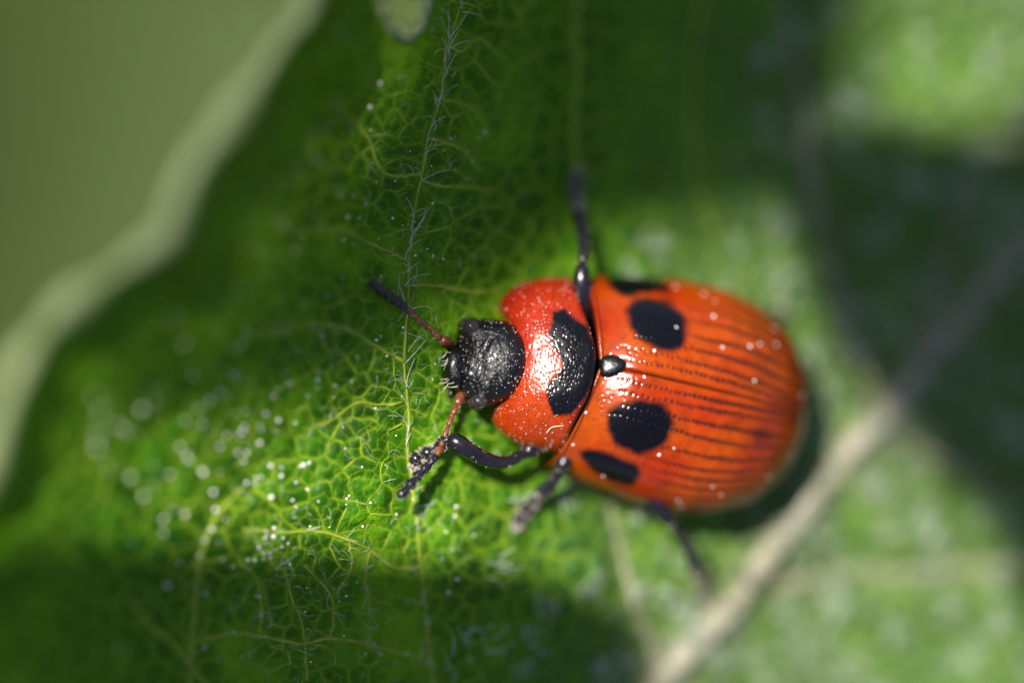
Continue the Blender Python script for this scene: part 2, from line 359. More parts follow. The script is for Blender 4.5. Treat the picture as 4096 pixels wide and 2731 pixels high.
HOLE = np.array(sx([(868,-120),(872,-40),(878,15),(890,52),(908,78),(932,86),(958,72),(976,40),(984,0),(990,-50),(1000,-120)]))
def build_leaf():
    leaf = bpy.data.objects.new('hairy_leaf', None); COL.objects.link(leaf)
    leaf['label'] = 'large hairy green leaf with netted veins and a small hole, carrying the beetle'; leaf['category'] = 'leaf'
    k = (D - Z) / D / K; V = np.stack([(GX - CX) * k, (CY - GY) * k, Z], -1).reshape(-1, 3)
    F = grid_faces(NR, NC)[:, ::-1]
    c = np.stack([GX.ravel()[F].mean(1), GY.ravel()[F].mean(1)], 1)
    near = (np.abs(c[:, 0] - 1620) < 300) & (c[:, 1] < 300); keep = np.ones(len(F), bool)
    keep[near] = poly_sdf(c[near], HOLE) > 0
    blade = mesh_obj('blade', V, F[keep], M_BLADE, leaf)
    nz = .5 + .5 * big
    down = np.clip(right * (.45 + .5 * nz), 0, .85); rib = np.clip(.95 * np.exp(-(dM / 85) ** 2) + .55 * np.exp(-(dVr / 38) ** 2) * right, 0, 1) * (.75 + .25 * nz)
    fine = np.clip(.55 * np.exp(-(dV / 14) ** 2) + .5 * np.exp(-(d1 / 9) ** 2) + .3 * np.exp(-(d2 / 6) ** 2), 0, .8) * (1 - right)
    color_attr(blade, 'tissue', np.stack([down, rib, fine], -1).reshape(-1, 3))
    # margin, pale and thick, with an uneven outline
    P = spline(MARG, 170); n = len(P)
    P[:, 0] += 10 * np.array([noise.noise((i * .21, 3.1, 0)) for i in range(n)])
    W3 = line_on_leaf(P, .02); R = .20 + .16 * np.array([noise.noise((i * .13, 9.2, 0)) for i in range(n)])
    b = Bag(); b.tube(W3, R, 12); b.build('margin', M_MARGIN, leaf)
    P = spline(HOLE, 60); b = Bag(); b.tube(line_on_leaf(P, .0), .10 + .03 * np.sin(np.arange(60) * 1.1), 8); b.build('hole_rim', M_MARGIN, leaf)
    # midrib
    n = len(MP); t = np.linspace(0, 1, n); W3 = line_on_leaf(MP, -.14)
    R = (.34 - .18 * t) * (1 + .12 * np.array([noise.noise((i * .18, 5.5, 0)) for i in range(n)]))
    b = Bag(); b.tube(W3, R, 16); b.build('midrib', M_MIDRIB, leaf)
    for i, (P, (_, r0, r1)) in enumerate(zip(VP, VEINS)):
        n = len(P); q = (1.1 if r1 < .05 else .7) * np.linspace(r0, r1, n) * (1 + .25 * np.array([noise.noise((j * .3, i * 3.3, 0)) for j in range(n)]))
        P = P + 5 * np.stack([[noise.noise((j * .35, i * 2.1, 4)) for j in range(n)], [noise.noise((j * .35, i * 2.1, 9)) for j in range(n)]], 1)
        b = Bag(); b.tube(line_on_leaf(P, .0), q, 8); b.build('vein', M_MIDRIB if i in RIBS else M_VEIN, leaf)
    b = Bag()
    for P in T1:
        zc = leaf_z(P[2, 0], P[2, 1]); r = rng.choice([.008, .011, .015, .020, .030], p=[.2, .25, .25, .2, .1]) * rng.uniform(.85, 1.15)
        b.tube(line_on_leaf(P, -.004), r, 5, False)
    b.build('tertiary_veins', M_NET, leaf, kind='stuff')
    b = Bag()
    for P in T2: b.tube(line_on_leaf(P, -.003), rng.uniform(.006, .010), 4, False)
    b.build('vein_network', M_NET, leaf, kind='stuff')
    # hairs: curled white ones along the sharp veins, short stiff ones everywhere
    b = Bag()
    def hair(px, py, L, r, curl, lift, ang=None):
        a = rng.uniform(0, 2 * math.pi) if ang is None else ang; k_ = rng.normal(0, curl); n = 8
        p = np.array([px, py], float); pts = []; 
        for i in range(n):
            t_ = i / (n - 1); h = lift * math.sin(math.pi * min(t_, .75) / 1.5)
            q = p; zz = float(leaf_z(q[0], q[1])) + h + .01
            pts.append(at(q[0], q[1], zz)[:]); a += k_ / n + rng.normal(0, .12); p = p + L / n * np.array([math.cos(a), math.sin(a)])
        b.tube(np.array(pts), np.linspace(r, r * .35, n), 4, False)
    for i in range(46):
        P = VP[0]; j = rng.integers(5, len(P)); x, y = P[j] + rng.normal(0, 14, 2)
        hair(x, y, rng.uniform(45, 130), .0075, 1.5, .10, ang=-math.pi / 2 + rng.normal(.45, .75))
    for i in range(34):
        P = VP[0]; j = rng.integers(8, 42); x, y = P[j] + rng.normal(0, 8, 2)
        hair(x, y, rng.uniform(70, 160), .011, 1.2, .08, ang=-math.pi / 2 + rng.normal(.2, .35))
    for i in range(90):
        P = VP[rng.choice([1, 2, 3, 9, 10, 11, 12, 13, 14, 15, 16, 17, 26])]; j = rng.integers(0, len(P)); x, y = P[j] + rng.normal(0, 12, 2)
        hair(x, y, rng.uniform(30, 90), .0065, 1.5, .10)
    for i in range(260):
        x = rng.uniform(800, 1900); y = rng.uniform(0, 2731)
        hair(x, y, rng.uniform(20, 70), .006, 1.6, .06)
    b.build('curled_hairs', M_HAIR, leaf, kind='stuff')
    b = Bag()
    for i in range(520):
        x = rng.uniform(1800, 4300); y = rng.uniform(-200, 2950)
        if rng.random() > min(1, max(0, (x + .45 * y - 2700) / 1400)): continue
        a0 = rng.uniform(0, 6.28)
        for j in range(rng.integers(4, 12)): hair(*(np.array([x, y]) + rng.normal(0, 24, 2)), rng.uniform(40, 100), .013, .8, .25, ang=a0 + rng.normal(0, .6))
    b.build('downy_hairs', M_HAIR, leaf, kind='stuff')
    return leaf
LEAF = build_leaf()

# ------------------------------------------------------------------ the beetle
TILT = math.radians(12); ROLL = math.radians(-10); YAW = math.radians(-13)
BM = Matrix.Translation(at(2440, 1460, -.05)) @ Matrix.Rotation(YAW, 4, 'Z') @ Matrix.Rotation(TILT, 4, 'Y') @ Matrix.Rotation(ROLL, 4, 'X')
BI = BM.inverted(); BMn = np.array(BM); BIn = np.array(BI)
def to_world(V): return V @ BMn[:3, :3].T + BMn[:3, 3]
def to_local(V): return np.asarray(V) @ BIn[:3, :3].T + BIn[:3, 3]
CAML = np.array(BI @ Vector((0, 0, D)))
def px_local(px, py, zl):                               # where the photo's sight line meets the beetle's own plane z = zl
    q = np.array(BI @ at(px, py, 0)); t = (zl - CAML[2]) / (q[2] - CAML[2]); return CAML + (q - CAML) * t

# body under the shell: one continuous mesh, thorax to tail
def build_body():
    s = np.array([-2.2, -1.7, -1.0, -.4, .3, 1.2, 2.2, 3.0, 3.6, 3.9]); wd = np.array([.35, .8, 1.35, 1.5, 1.8, 2.05, 2.05, 1.7, 1.05, .25]); ht = np.array([.3, .5, .65, .7, .75, .8, .8, .7, .5, .15])
    zc = np.array([-1.15, -1.2, -1.35, -1.5, -1.6, -1.7, -1.75, -1.8, -1.85, -1.9]); u = np.linspace(0, 1, 50); q = np.linspace(0, 1, len(s))
    S_, W_, H_, C_ = (np.interp(u, q, a) for a in (s, wd, ht, zc)); a = np.linspace(0, 2 * math.pi, 40, endpoint=False)
    V = np.stack([np.repeat(S_[:, None], 40, 1), W_[:, None] * np.cos(a), C_[:, None] + H_[:, None] * np.sin(a)], -1).reshape(-1, 3)
    F = [tuple(f) for f in grid_faces(50, 40, True)] + [tuple(range(39, -1, -1)), tuple(49 * 40 + i for i in range(40))]
    return mesh_obj('leaf_beetle', V, F, M_BLACK)
BEETLE = build_body(); BEETLE.matrix_world = BM
BEETLE['label'] = 'orange-red leaf beetle with black head and black spots walking on the leaf'; BEETLE['category'] = 'beetle'

# --- wing cases
SPOTS = [sx(p) for p in (
 [(1437,715),(1455,690),(1490,681),(1530,690),(1560,715),(1577,752),(1570,788),(1545,808),(1510,802),(1475,783),(1447,752)],
 [(1388,640),(1415,622),(1480,622),(1525,648),(1532,668),(1500,673),(1440,681),(1410,670)],
 [(1393,985),(1400,945),(1430,925),(1470,918),(1520,928),(1543,955),(1541,1000),(1510,1032),(1460,1044),(1415,1022)],
 [(1330,1037),(1360,1030),(1430,1050),(1466,1068),(1468,1100),(1440,1116),(1400,1102),(1350,1072)],
 [(1725,990),(1745,986),(1762,998),(1755,1016),(1735,1018)])]
SPOTS = [spline(p + p[:1], 61)[:-1] for p in SPOTS]
SOFT = [20, 18, 20, 18, 40]
def half_width(s):
    T_ = np.array([(-.60,1.86),(-.475,1.92),(-.2,1.99),(.3,2.12),(1.385,2.28),(2.17,2.29),(2.8,2.15),(3.55,1.74),(4.08,.975),(4.20,.55),(4.25,0)])
    T_[:, 0] = np.where(T_[:, 0] > 0, T_[:, 0] * 1.095, T_[:, 0])
    return 1.02 * np.interp(s, T_[:, 0], T_[:, 1])
def smooth1(f, x, h=.12): return (f(x - h) + f(x - h / 2) + f(x) + f(x + h / 2) + f(x + h)) / 5
ZM = -1.85
def elytron(side):
    NU, NV = 420, 230
    u = np.linspace(0, 1, NU); s_end = 4.65
    th = np.linspace(0, math.radians(112), NV); v = th / (math.pi / 2)
    f = np.sin(np.minimum(th, math.pi / 2)); 
    g = np.where(th <= math.pi / 2, np.cos(th) ** .86 if False else np.abs(np.cos(th)) ** .82, -np.abs(np.cos(th)) * .55)
    inn = np.where(th > math.pi / 2, 1 - (1 - np.sin(th)) * 1.1, 1)
    # front edge: straight-ish, swept forward towards the shoulder
    s0 = -.13 - (.52 if side > 0 else .34) * f
    Sg = s0[None, :] + (s_end - s0[None, :]) * np.sin(u[:, None] * math.pi / 2) ** 1.0
    cap = np.sqrt(np.clip(1 - np.clip((Sg - 2.0) / (s_end - 2.0), 0, 1) ** 2.6, 0, 1))     # tail closes
    Wg = smooth1(half_width, Sg, .10) * np.where(Sg > 4.45, np.clip((s_end - Sg) / (s_end - 4.45), 0, 1) ** .35, 1)
    lift = -.28 * np.exp(-((Sg + .15) / .55) ** 2)
    zt = ZM + (0 + lift - ZM) * cap
    Y = Wg * (f * inn)[None, :]; Zg = ZM + (zt - ZM) * g[None, :]
    Zg = np.where(g[None, :] < 0, ZM + g[None, :] * 1.1 * np.minimum(1, cap + .2), Zg)
    # a hair-line valley at the suture
    Zg -= .05 * np.exp(-(Y / .035) ** 2)
    Y = Y + .004
    P = np.stack([Sg, side * Y, Zg], -1)
    du = np.gradient(P, axis=0); dv = np.gradient(P, axis=1); nrm = np.cross(du, dv) * side; nrm /= np.linalg.norm(nrm, axis=2)[..., None] + 1e-9
    nrm[-1] = (1, 0, 0)
    # pigment
    wpx = proj(to_world(P.reshape(-1, 3)))
    jit = 11 * vnoise(P.reshape(-1, 3), 3.5, 1.7) + 4 * vnoise(P.reshape(-1, 3), 14, 5.1)
    blk = np.zeros(len(wpx))
    for sp, so_ in zip(SPOTS, SOFT):
        d = poly_sdf(wpx, sp) + jit; k_ = 1 - smoothstep(-so_, so_, d); k_ *= (.62 if so_ > 20 else 1); blk = np.maximum(blk, k_)
    blk = blk.reshape(NU, NV) * (v < 1.12)[None, :]
    # striae: rows of pits that run together into dark grooves towards the tail
    rows = np.array([.055, .115, .21, .30, .39, .475, .565, .655, .745, .84, .93]); rr = np.random.default_rng(11 + side)
    pit = np.zeros((NU, NV)); groove = np.zeros((NU, NV))
    s_line = Sg[:, 0]
    for k, r0 in enumerate(rows):
        wob = r0 + .008 * np.sin(np.linspace(0, 7, NU) + k) + .035 * (1 - u) ** 3 * (1 if k > 1 else .3) * math.sin(k * 1.7)
        conv = wob * (1 - .05 * u)
        wmm = (v[None, :] - conv[:, None]) * 2.9
        s = .25 + .10 * (k % 3); amp_end = 2.1 if k < 2 else 3.1
        gfade = smoothstep(1.1, 2.3, Sg) * (1 - .4 * smoothstep(4.1, 4.6, Sg)) * (.6 + .4 * rr.random())
        groove = np.maximum(groove, gfade * np.exp(-(wmm / (.028 + .03 * smoothstep(1.6, 3.2, Sg))) ** 2))
        while s < 4.2:
            i = np.searchsorted(s_line, s); i0, i1 = max(0, i - 9), min(NU, i + 10); rad = .030 * rr.uniform(.75, 1.25)
            off = rr.normal(0, .012)
            dd = ((Sg[i0:i1] - s) / rad) ** 2 + ((wmm[i0:i1] + off) / rad) ** 2
            pit[i0:i1] = np.maximum(pit[i0:i1], np.exp(-dd) * (1 - .5 * smoothstep(2.2, 3.4, np.array(s))))
            s += rr.uniform(.075, .135)
    for _ in range(260):                                # scattered pits near the base and in the spaces between
        s = rr.beta(1.1, 3.2) * 2.6 - .25; vv = rr.uniform(.03, 1.0); i = np.searchsorted(s_line, max(s, s_line[0] + .01)); i0, i1 = max(0, i - 9), min(NU, i + 10)
        dd = ((Sg[i0:i1] - s) / .02) ** 2 + ((v[None, :] - vv) * 2.9 / .02) ** 2
        pit[i0:i1] = np.maximum(pit[i0:i1], .6 * np.exp(-dd))
    rim = np.exp(-((Sg - s0[None, :]) / .05) ** 2); 
    disp = -.013 * pit - .016 * groove + .035 * np.exp(-((Sg - s0[None, :] - .03) / .03) ** 2)
    P = P + nrm * disp[..., None]
    n1 = vnoise(P.reshape(-1, 3), 1.1, 3).reshape(NU, NV)
    ora = np.array([.31, .048, .0005]); red = np.array([.25, .017, .0006]); brn = np.array([.035, .006, .002])
    mixr = np.clip(.45 + .9 * n1, 0, 1)[..., None]; C = ora * (1 - mixr) + red * mixr
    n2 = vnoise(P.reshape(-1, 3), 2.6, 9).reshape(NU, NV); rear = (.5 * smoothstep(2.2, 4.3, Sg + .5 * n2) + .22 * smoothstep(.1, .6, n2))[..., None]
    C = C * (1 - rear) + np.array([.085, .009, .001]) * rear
    dk = np.clip(.95 * pit + .8 * groove, 0, .95)[..., None]; C = C * (1 - dk) + brn * dk
    sut = (np.exp(-(Y / .030) ** 2) * .95)[..., None]; C = C * (1 - sut) + brn * sut
    ln = (np.exp(-((Sg - s0[None, :] - .075) / .014) ** 2) * .8)[..., None]; C = C * (1 - ln) + brn * .5 * ln
    C = C * (1 - blk[..., None]) + np.array([.0020, .0015, .0030]) * blk[..., None]
    # front face: fold the first row down and in
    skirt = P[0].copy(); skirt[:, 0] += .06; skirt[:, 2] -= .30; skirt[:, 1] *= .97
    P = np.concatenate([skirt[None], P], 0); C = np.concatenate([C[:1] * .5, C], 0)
    Fq = grid_faces(NU + 1, NV); Fq = Fq if side > 0 else Fq[:, ::-1]
    o = mesh_obj('wing_case', P.reshape(-1, 3), Fq, M_SHELL, BEETLE); color_attr(o, 'shell_colour', C.reshape(-1, 3))
    o['label'] = 'orange wing case with rows of dark pits and two black spots'
    return o
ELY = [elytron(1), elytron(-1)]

# --- scutellum
def build_scutellum():
    P = np.array([px_local(a, b, -.22) for a, b in [(2404,1428),(2438,1417),(2476,1428),(2504,1458),(2478,1494),(2440,1509),(2404,1500),(2398,1463)]])
    c = P.mean(0); ring = spline(np.vstack([P, P[:1]]), 49)[:-1]; V = []
    for q, dz in ((.03, .095), (.3, .09), (.6, .078), (.82, .058), (.93, .03), (1, 0), (.98, -.05)):
        r_ = c + (ring - c) * q; r_[:, 2] = c[2] + dz + .30 * (r_[:, 0] - c[0]); V.append(r_)
    mesh_obj('scutellum', np.vstack(V), grid_faces(7, 48, True)[:, ::-1], M_BLACK, BEETLE, label='small shiny black shield between the wing cases')
build_scutellum()

# --- pronotum
def crop1(p): return [(1400 + a * 1100 / 1725, 1050 + b * 1100 / 1725) for a, b in p]
PF = crop1([(935,270),(970,320),(1010,370),(1045,480),(1052,600),(1036,720),(1008,820),(940,890),(890,950)])
PB = crop1([(1390,95),(1425,170),(1472,300),(1522,450),(1547,580),(1532,720),(1492,850),(1425,980),(1325,1198)])
PT = crop1([(935,270),(958,215),(1030,150),(1130,112),(1250,93),(1390,95)])
PL = crop1([(890,950),(908,1020),(980,1092),(1060,1140),(1150,1168),(1325,1198)])
PMARK = sx([(1268,716),(1298,708),(1322,733),(1350,748),(1366,795),(1372,850),(1358,892),(1335,925),(1312,950),(1272,953),(1258,925),(1254,890),(1274,866),(1294,843),(1284,812),(1266,792),(1260,762),(1270,738)])
PRZ = -1.28
def pz(u, f):
    zt = -.62 + .56 * np.sin(np.clip(u, 0, 1) * math.pi / 2) ** .8
    return PRZ + (zt - PRZ) * np.clip(1 - np.abs(f) ** 2.3, 0, 1) ** .62
def build_pronotum():
    NU, NV = 190, 330; u = np.linspace(0, 1, NU); th = np.linspace(-math.pi / 2, math.pi / 2, NV); f = np.sin(th); q = (f + 1) / 2
    def curve(pts, zf, param):
        P = spline(pts, 200); t = np.linspace(0, 1, 200)
        L = np.array([px_local(a, b, float(zf(t_)))[:2] for (a, b), t_ in zip(P, t)])
        return np.stack([np.interp(param, t, L[:, 0]), np.interp(param, t, L[:, 1])], 1)
    F_ = curve(PF, lambda t: pz(0., 2 * t - 1), q); B_ = curve(PB, lambda t: pz(1., 2 * t - 1), q)
    T_ = curve(PT, lambda t: PRZ, u); L_ = curve(PL, lambda t: PRZ, u)
    U = u[:, None, None]; Q = q[None, :, None]
    XY = (1 - U) * F_[None] + U * B_[None] + (1 - Q) * T_[:, None] + Q * L_[:, None] \
        - ((1 - U) * (1 - Q) * F_[0] + (1 - U) * Q * F_[-1] + U * (1 - Q) * B_[0] + U * Q * B_[-1])
    Zp = pz(u[:, None], f[None, :]) 
    e = np.minimum(u, 1 - u)[:, None]
    Zp = Zp - .10 * np.exp(-(u[:, None] / .05) ** 2) - .06 * np.exp(-((1 - u[:, None]) / .04) ** 2) + .03 * np.exp(-((u[:, None] - .05) / .02) ** 2) * (1 - np.abs(f[None]) ** 6)
    P = np.concatenate([XY, Zp[..., None]], 2); flat = P.reshape(-1, 3)
    wr = (.016 * vnoise(flat, 3.0, 2.2) + .003 * vnoise(flat, 8, 6.6)).reshape(NU, NV)
    pit = np.zeros((NU, NV)); rr = np.random.default_rng(5); spots = []
    kd = kdtree.KDTree(len(flat)); 
    for i, p_ in enumerate(flat): kd.insert(p_, i)
    kd.balance(); pf = pit.ravel()
    for _ in range(1500):
        i = rr.integers(len(flat)); r = rr.uniform(.012, .022)
        if len(spots) < 900: spots.append(flat[i].copy())
        for co, j, d in kd.find_range(flat[i], r * 2): pf[j] = max(pf[j], math.exp(-(d / r) ** 2))
    pit = pf.reshape(NU, NV); P[..., 2] += wr - .008 * pit
    wpx = proj(to_world(P.reshape(-1, 3))); jit = 6 * vnoise(flat, 5, 1.1) + 5 * vnoise(flat, 15, 3.1)
    blk = (1 - smoothstep(-8, 9, poly_sdf(wpx, PMARK) + jit)).reshape(NU, NV)
    edge = np.exp(-((1 - u[:, None]) / .03) ** 2) * np.ones((1, NV)); blk = np.maximum(blk, .9 * edge * (np.abs(f[None]) < .8))
    n1 = vnoise(flat, 1.0, 8).reshape(NU, NV)
    m_ = np.clip(.5 + .5 * f[None, :] + .4 * n1, 0, 1)[..., None]
    C = np.array([.32, .034, .001]) * m_ + np.array([.24, .009, .004]) * (1 - m_)  # sky-tinged crimson far side, sunlit orange near side: light put into the colour
    C = C * (1 - .45 * pit[..., None]); C = C * (1 - blk[..., None]) + np.array([.0025, .0022, .0040]) * blk[..., None]
    # folded edge all round
    ring = np.concatenate([P[0], P[1:, -1], P[-1, ::-1][1:], P[::-1, 0][1:-1]]); cen = ring.mean(0)
    idx = np.arange(NU * NV).reshape(NU, NV); ri = np.concatenate([idx[0], idx[1:, -1], idx[-1, ::-1][1:], idx[::-1, 0][1:-1]])
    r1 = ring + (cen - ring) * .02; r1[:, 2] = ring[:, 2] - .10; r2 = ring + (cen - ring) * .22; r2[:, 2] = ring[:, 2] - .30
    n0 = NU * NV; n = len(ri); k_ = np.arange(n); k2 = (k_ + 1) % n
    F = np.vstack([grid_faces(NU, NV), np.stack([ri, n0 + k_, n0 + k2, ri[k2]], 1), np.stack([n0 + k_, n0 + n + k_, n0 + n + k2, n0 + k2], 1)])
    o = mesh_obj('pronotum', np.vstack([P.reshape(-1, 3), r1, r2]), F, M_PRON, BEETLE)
    Cr = C.reshape(-1, 3)[ri]; color_attr(o, 'shell_colour', np.vstack([C.reshape(-1, 3), Cr * .9, Cr * .5]))
    o['label'] = 'red neck shield with a black butterfly-shaped mark at its rear edge'
    b = Bag(); V0, F0 = ellipsoid_vf((0, 0, 0), (1, 1, .7), 8, 4)
    keepers = [p_ for p_, d_ in zip(spots, poly_sdf(proj(to_world(np.array(spots))), PMARK)) if d_ > 0 or rr.random() < .15]
    for p_ in keepers[:230]:
        b.add(V0 * rr.uniform(.005, .0115) + p_ + np.array([0, 0, .004]), F0)  # each bead stands in for a glint of sunlight
    b.build('glint_beads', M_GLINT, BEETLE, kind='stuff'); return o
PRON = build_pronotum()

# --- head
HEADZ = -.95
def build_head():
    out = [(2105,1450),(2085,1350),(2040,1298),(1975,1280),(1920,1277),(1882,1268),(1852,1274),(1836,1300),(1836,1345),(1832,1400),(1828,1460),(1838,1545),(1862,1580),(1880,1620),(1908,1648),(1940,1628),(1985,1612),(2040,1590),(2085,1535)]
    c0 = px_local(1958, 1448, HEADZ); P = np.array([px_local(a, b, HEADZ) for a, b in out])[:, :2] - c0[:2]
    an = np.arctan2(P[:, 1], P[:, 0]); rd = np.linalg.norm(P, axis=1); o_ = np.argsort(an); an, rd = an[o_], rd[o_]
    NA, NT = 180, 90; a = np.linspace(-math.pi, math.pi, NA, endpoint=False)
    R = np.interp(a, np.concatenate([an - 2 * math.pi, an, an + 2 * math.pi]), np.tile(rd, 3)); 
    for _ in range(2): R = (np.roll(R, 1) + np.roll(R, -1) + R) / 3
    th = np.linspace(.02, math.radians(150), NT)
    x = c0[0] + (R * np.cos(a))[None] * np.sin(th)[:, None] ** .85; y = c0[1] + (R * np.sin(a))[None] * np.sin(th)[:, None] ** .85
    z = HEADZ + .62 * np.cos(th)[:, None] * np.ones((1, NA)) + .22 * (x - c0[0])      # front slopes down
    V = np.stack([x, y, z], -1).reshape(-1, 3)
    n = V - np.array([c0[0], c0[1], HEADZ - .2]); n /= np.linalg.norm(n, axis=1)[:, None]
    fr = smoothstep(.35, -.3, (V[:, 0] - c0[0]))
    V = V + n * ((.010 + .022 * fr) * vnoise(V, 6, 1) + (.004 + .012 * fr) * vnoise(V, 15, 2))[:, None]
    # groove behind the face
    V[:, 2] -= .045 * np.exp(-((V[:, 0] - c0[0] + .30 - .25 * np.abs(V[:, 1] - c0[1])) / .09) ** 2) * (np.abs(V[:, 1] - c0[1]) < .5)
    h = mesh_obj('head', V, grid_faces(NT, NA, True), M_HEAD, BEETLE)
    b = Bag(); V0, F0 = ellipsoid_vf((0, 0, 0), (1, 1, .7), 8, 4); top = np.where((np.repeat(th, NA) < 1.35))[0]
    for j in rng.choice(top, 230, replace=False): b.add(V0 * rng.uniform(.005, .010) + V[j] + n[j] * .003, F0)  # glints on the head, added as tiny pale beads
    b.build('glint_beads', M_GLINT, h, kind='stuff')
    # compound eyes with facets
    for px, py, rx, ry, rot in ((1882, 1311, 40, 33, -.5), (1911, 1607, 40, 33, .35)):
        c = px_local(px, py, HEADZ + .19); Rm = np.array(Matrix.Rotation(rot, 3, 'Z'))
        e, F = ellipsoid_vf((0, 0, 0), (rx / K, ry / K, .25), 60, 40, Rm)
        eye = mesh_obj('compound_eye', e + c, fix_quads(F), M_EYE, h)
        b = Bag(); V1, F1 = ellipsoid_vf((0, 0, 0), (1, 1, .8), 7, 3)
        for i in range(-14, 15):
            for j in range(-14, 15):
                x_, y_ = (i + .5 * (j % 2)) * .027, j * .0235; q = (x_ / (rx / K)) ** 2 + (y_ / (ry / K)) ** 2
                if q < .86: b.add(V1 * .0135 + c + Rm @ np.array([x_, y_, .25 * math.sqrt(1 - q)]), F1)
        b.build('eye_facets', M_EYE, eye, kind='stuff')
    # upper lip, jaws
    def slab(name, pts, z0, th_, mat):
        P = np.array([px_local(a_, b_, z0) for a_, b_ in pts]); c = P.mean(0); V = []; F = []; n_ = 48
        ring = spline(np.vstack([P, P[:1]]), n_ + 1)[:-1]
        for k, (sc_, dz) in enumerate(((.05, th_), (.45, th_ * .95), (.75, th_ * .75), (.93, th_ * .4), (1, 0), (.93, -th_ * .5), (.4, -th_))):
            r = c + (ring - c) * sc_; r[:, 2] = z0 + dz + .02 * vnoise(r, 6, k); V.append(r)
        return mesh_obj(name, np.vstack(V), grid_faces(7, n_, True), mat, h)
    slab('upper_lip', [(1846,1388),(1800,1392),(1776,1420),(1772,1470),(1778,1520),(1795,1550),(1846,1556),(1858,1470)], HEADZ - .10, .34, M_HEAD)
    slab('jaw', [(1800,1400),(1772,1410),(1762,1440),(1768,1470),(1800,1468)], HEADZ - .30, .12, M_BLACK)
    slab('jaw', [(1800,1480),(1770,1482),(1766,1515),(1782,1548),(1810,1550)], HEADZ - .30, .12, M_BLACK)
    b = Bag()
    for i in range(26):
        x0, y0 = rng.uniform(1782, 1835), rng.uniform(1400, 1550); dx, dy = -rng.uniform(15, 45), rng.normal(0, 16); z0 = HEADZ + .10
        pts = [px_local(x0 + dx * t_, y0 + dy * t_ + 6 * math.sin(2 * t_), z0 + .10 * math.sin(2.4 * t_) - .10 * t_) for t_ in np.linspace(0, 1, 6)]
        b.tube(np.array(pts), np.linspace(.007, .003, 6), 4, False)
    b.build('face_bristles', M_BRISTLE, h, kind='stuff')
    for pts in ([(1815,1380),(1770,1382),(1735,1388),(1715,1392),(1690,1393)], [(1810,1560),(1795,1590),(1780,1602),(1768,1606)]):
        P = spline([px_local(a_, b_, HEADZ - .35 - .05 * i) for i, (a_, b_) in enumerate(pts)], 24); t = np.linspace(0, 1, 24)
        r = .05 + .018 * np.sin(t * math.pi * 3 - .6); r[-1] = .02
        b = Bag(); b.tube(P, r, 12); b.build('palp', M_LEG, h)
    return h
HEAD = build_head()

# --- antennae and legs
def seg_vf(a, b, ra, rb, n=12, ns=12, bulge=.0):         # one jointed segment between two points
    a = np.array(a); b = np.array(b); t = np.linspace(0, 1, n); P = a + (b - a) * t[:, None]
    prof = ra + (rb - ra) * t; prof = prof * np.sqrt(np.clip(1 - (np.abs(2 * t - 1)) ** 6, .08, 1)) * (1 + bulge * np.sin(math.pi * t))
    return tube_vf(P, prof, ns)
def bristles(b, P, R, count, L, r=.005):
    for _ in range(count):
        i = rng.integers(0, len(P)); d = rng.normal(0, 1, 3); d[2] = abs(d[2]) * .6; d /= np.linalg.norm(d)
        p = P[i] + d * R[i] * .9; b.tube(np.array([p, p + d * L * .5 + rng.normal(0, L * .08, 3), p + d * L]), [r, r * .8, r * .4], 4, False)
def antenna(pts, z0, dz, thick):
    zs = [z0] + [max(z0 + .12 * i, float(leaf_z(*p)) + dz) for i, p in enumerate(pts[1:], 1)]
    P = spline([(*p, z) for p, z in zip(pts, zs)], 400)
    W3 = np.array([at(a, b, z)[:] for a, b, z in P]); L = to_local(W3)
    cuts = np.array([0, .13, .20, .30, .39, .47, .55, .63, .715, .80, .885, 1.0]); first = None; bag = Bag(); 
    rad0 = np.array([.062, .042, .034, .034, .036, .042, .054, .062, .066, .068, .060]) * thick
    for k in range(11):
        i0, i1 = int(cuts[k] * 399), int(cuts[k + 1] * 399); Q = L[i0:i1 + 1:max(1, (i1 - i0) // 12)]; n = len(Q); t = np.linspace(0, 1, n)
        prof = rad0[k] * (.55 + .45 * np.sin(t * math.pi * (.72 if k < 10 else .95) + (.15 if k < 10 else .05))) * np.where(t > .93, .75, 1)
        if k == 10: prof = rad0[k] * np.sqrt(np.clip(1 - (2 * t - .95) ** 2 * .95, .03, 1))
        V, F = tube_vf(Q, prof, 14); m = M_ANT if k < 6 else M_LEG
        if k == 0: first = mesh_obj('antenna', V, fix_quads(F), M_ANT, BEETLE)
        else: mesh_obj('antenna_segment', V, fix_quads(F), m, first)
        bristles(bag, Q, prof, 9 if k < 6 else 26, .045 if k < 6 else .05, .004)
    bag.build('antenna_bristles', M_BRISTLE, first, kind='stuff')
antenna(sx([(1040,790),(1012,778),(985,752),(955,727),(925,702),(890,676),(862,656),(846,645)]), -.45, .18, 1.75)
antenna(sx([(1064,898),(1052,925),(1036,962),(1022,1000),(1008,1035),(985,1066),(960,1092),(935,1122),(914,1143)]), -.45, .22, 1.7)

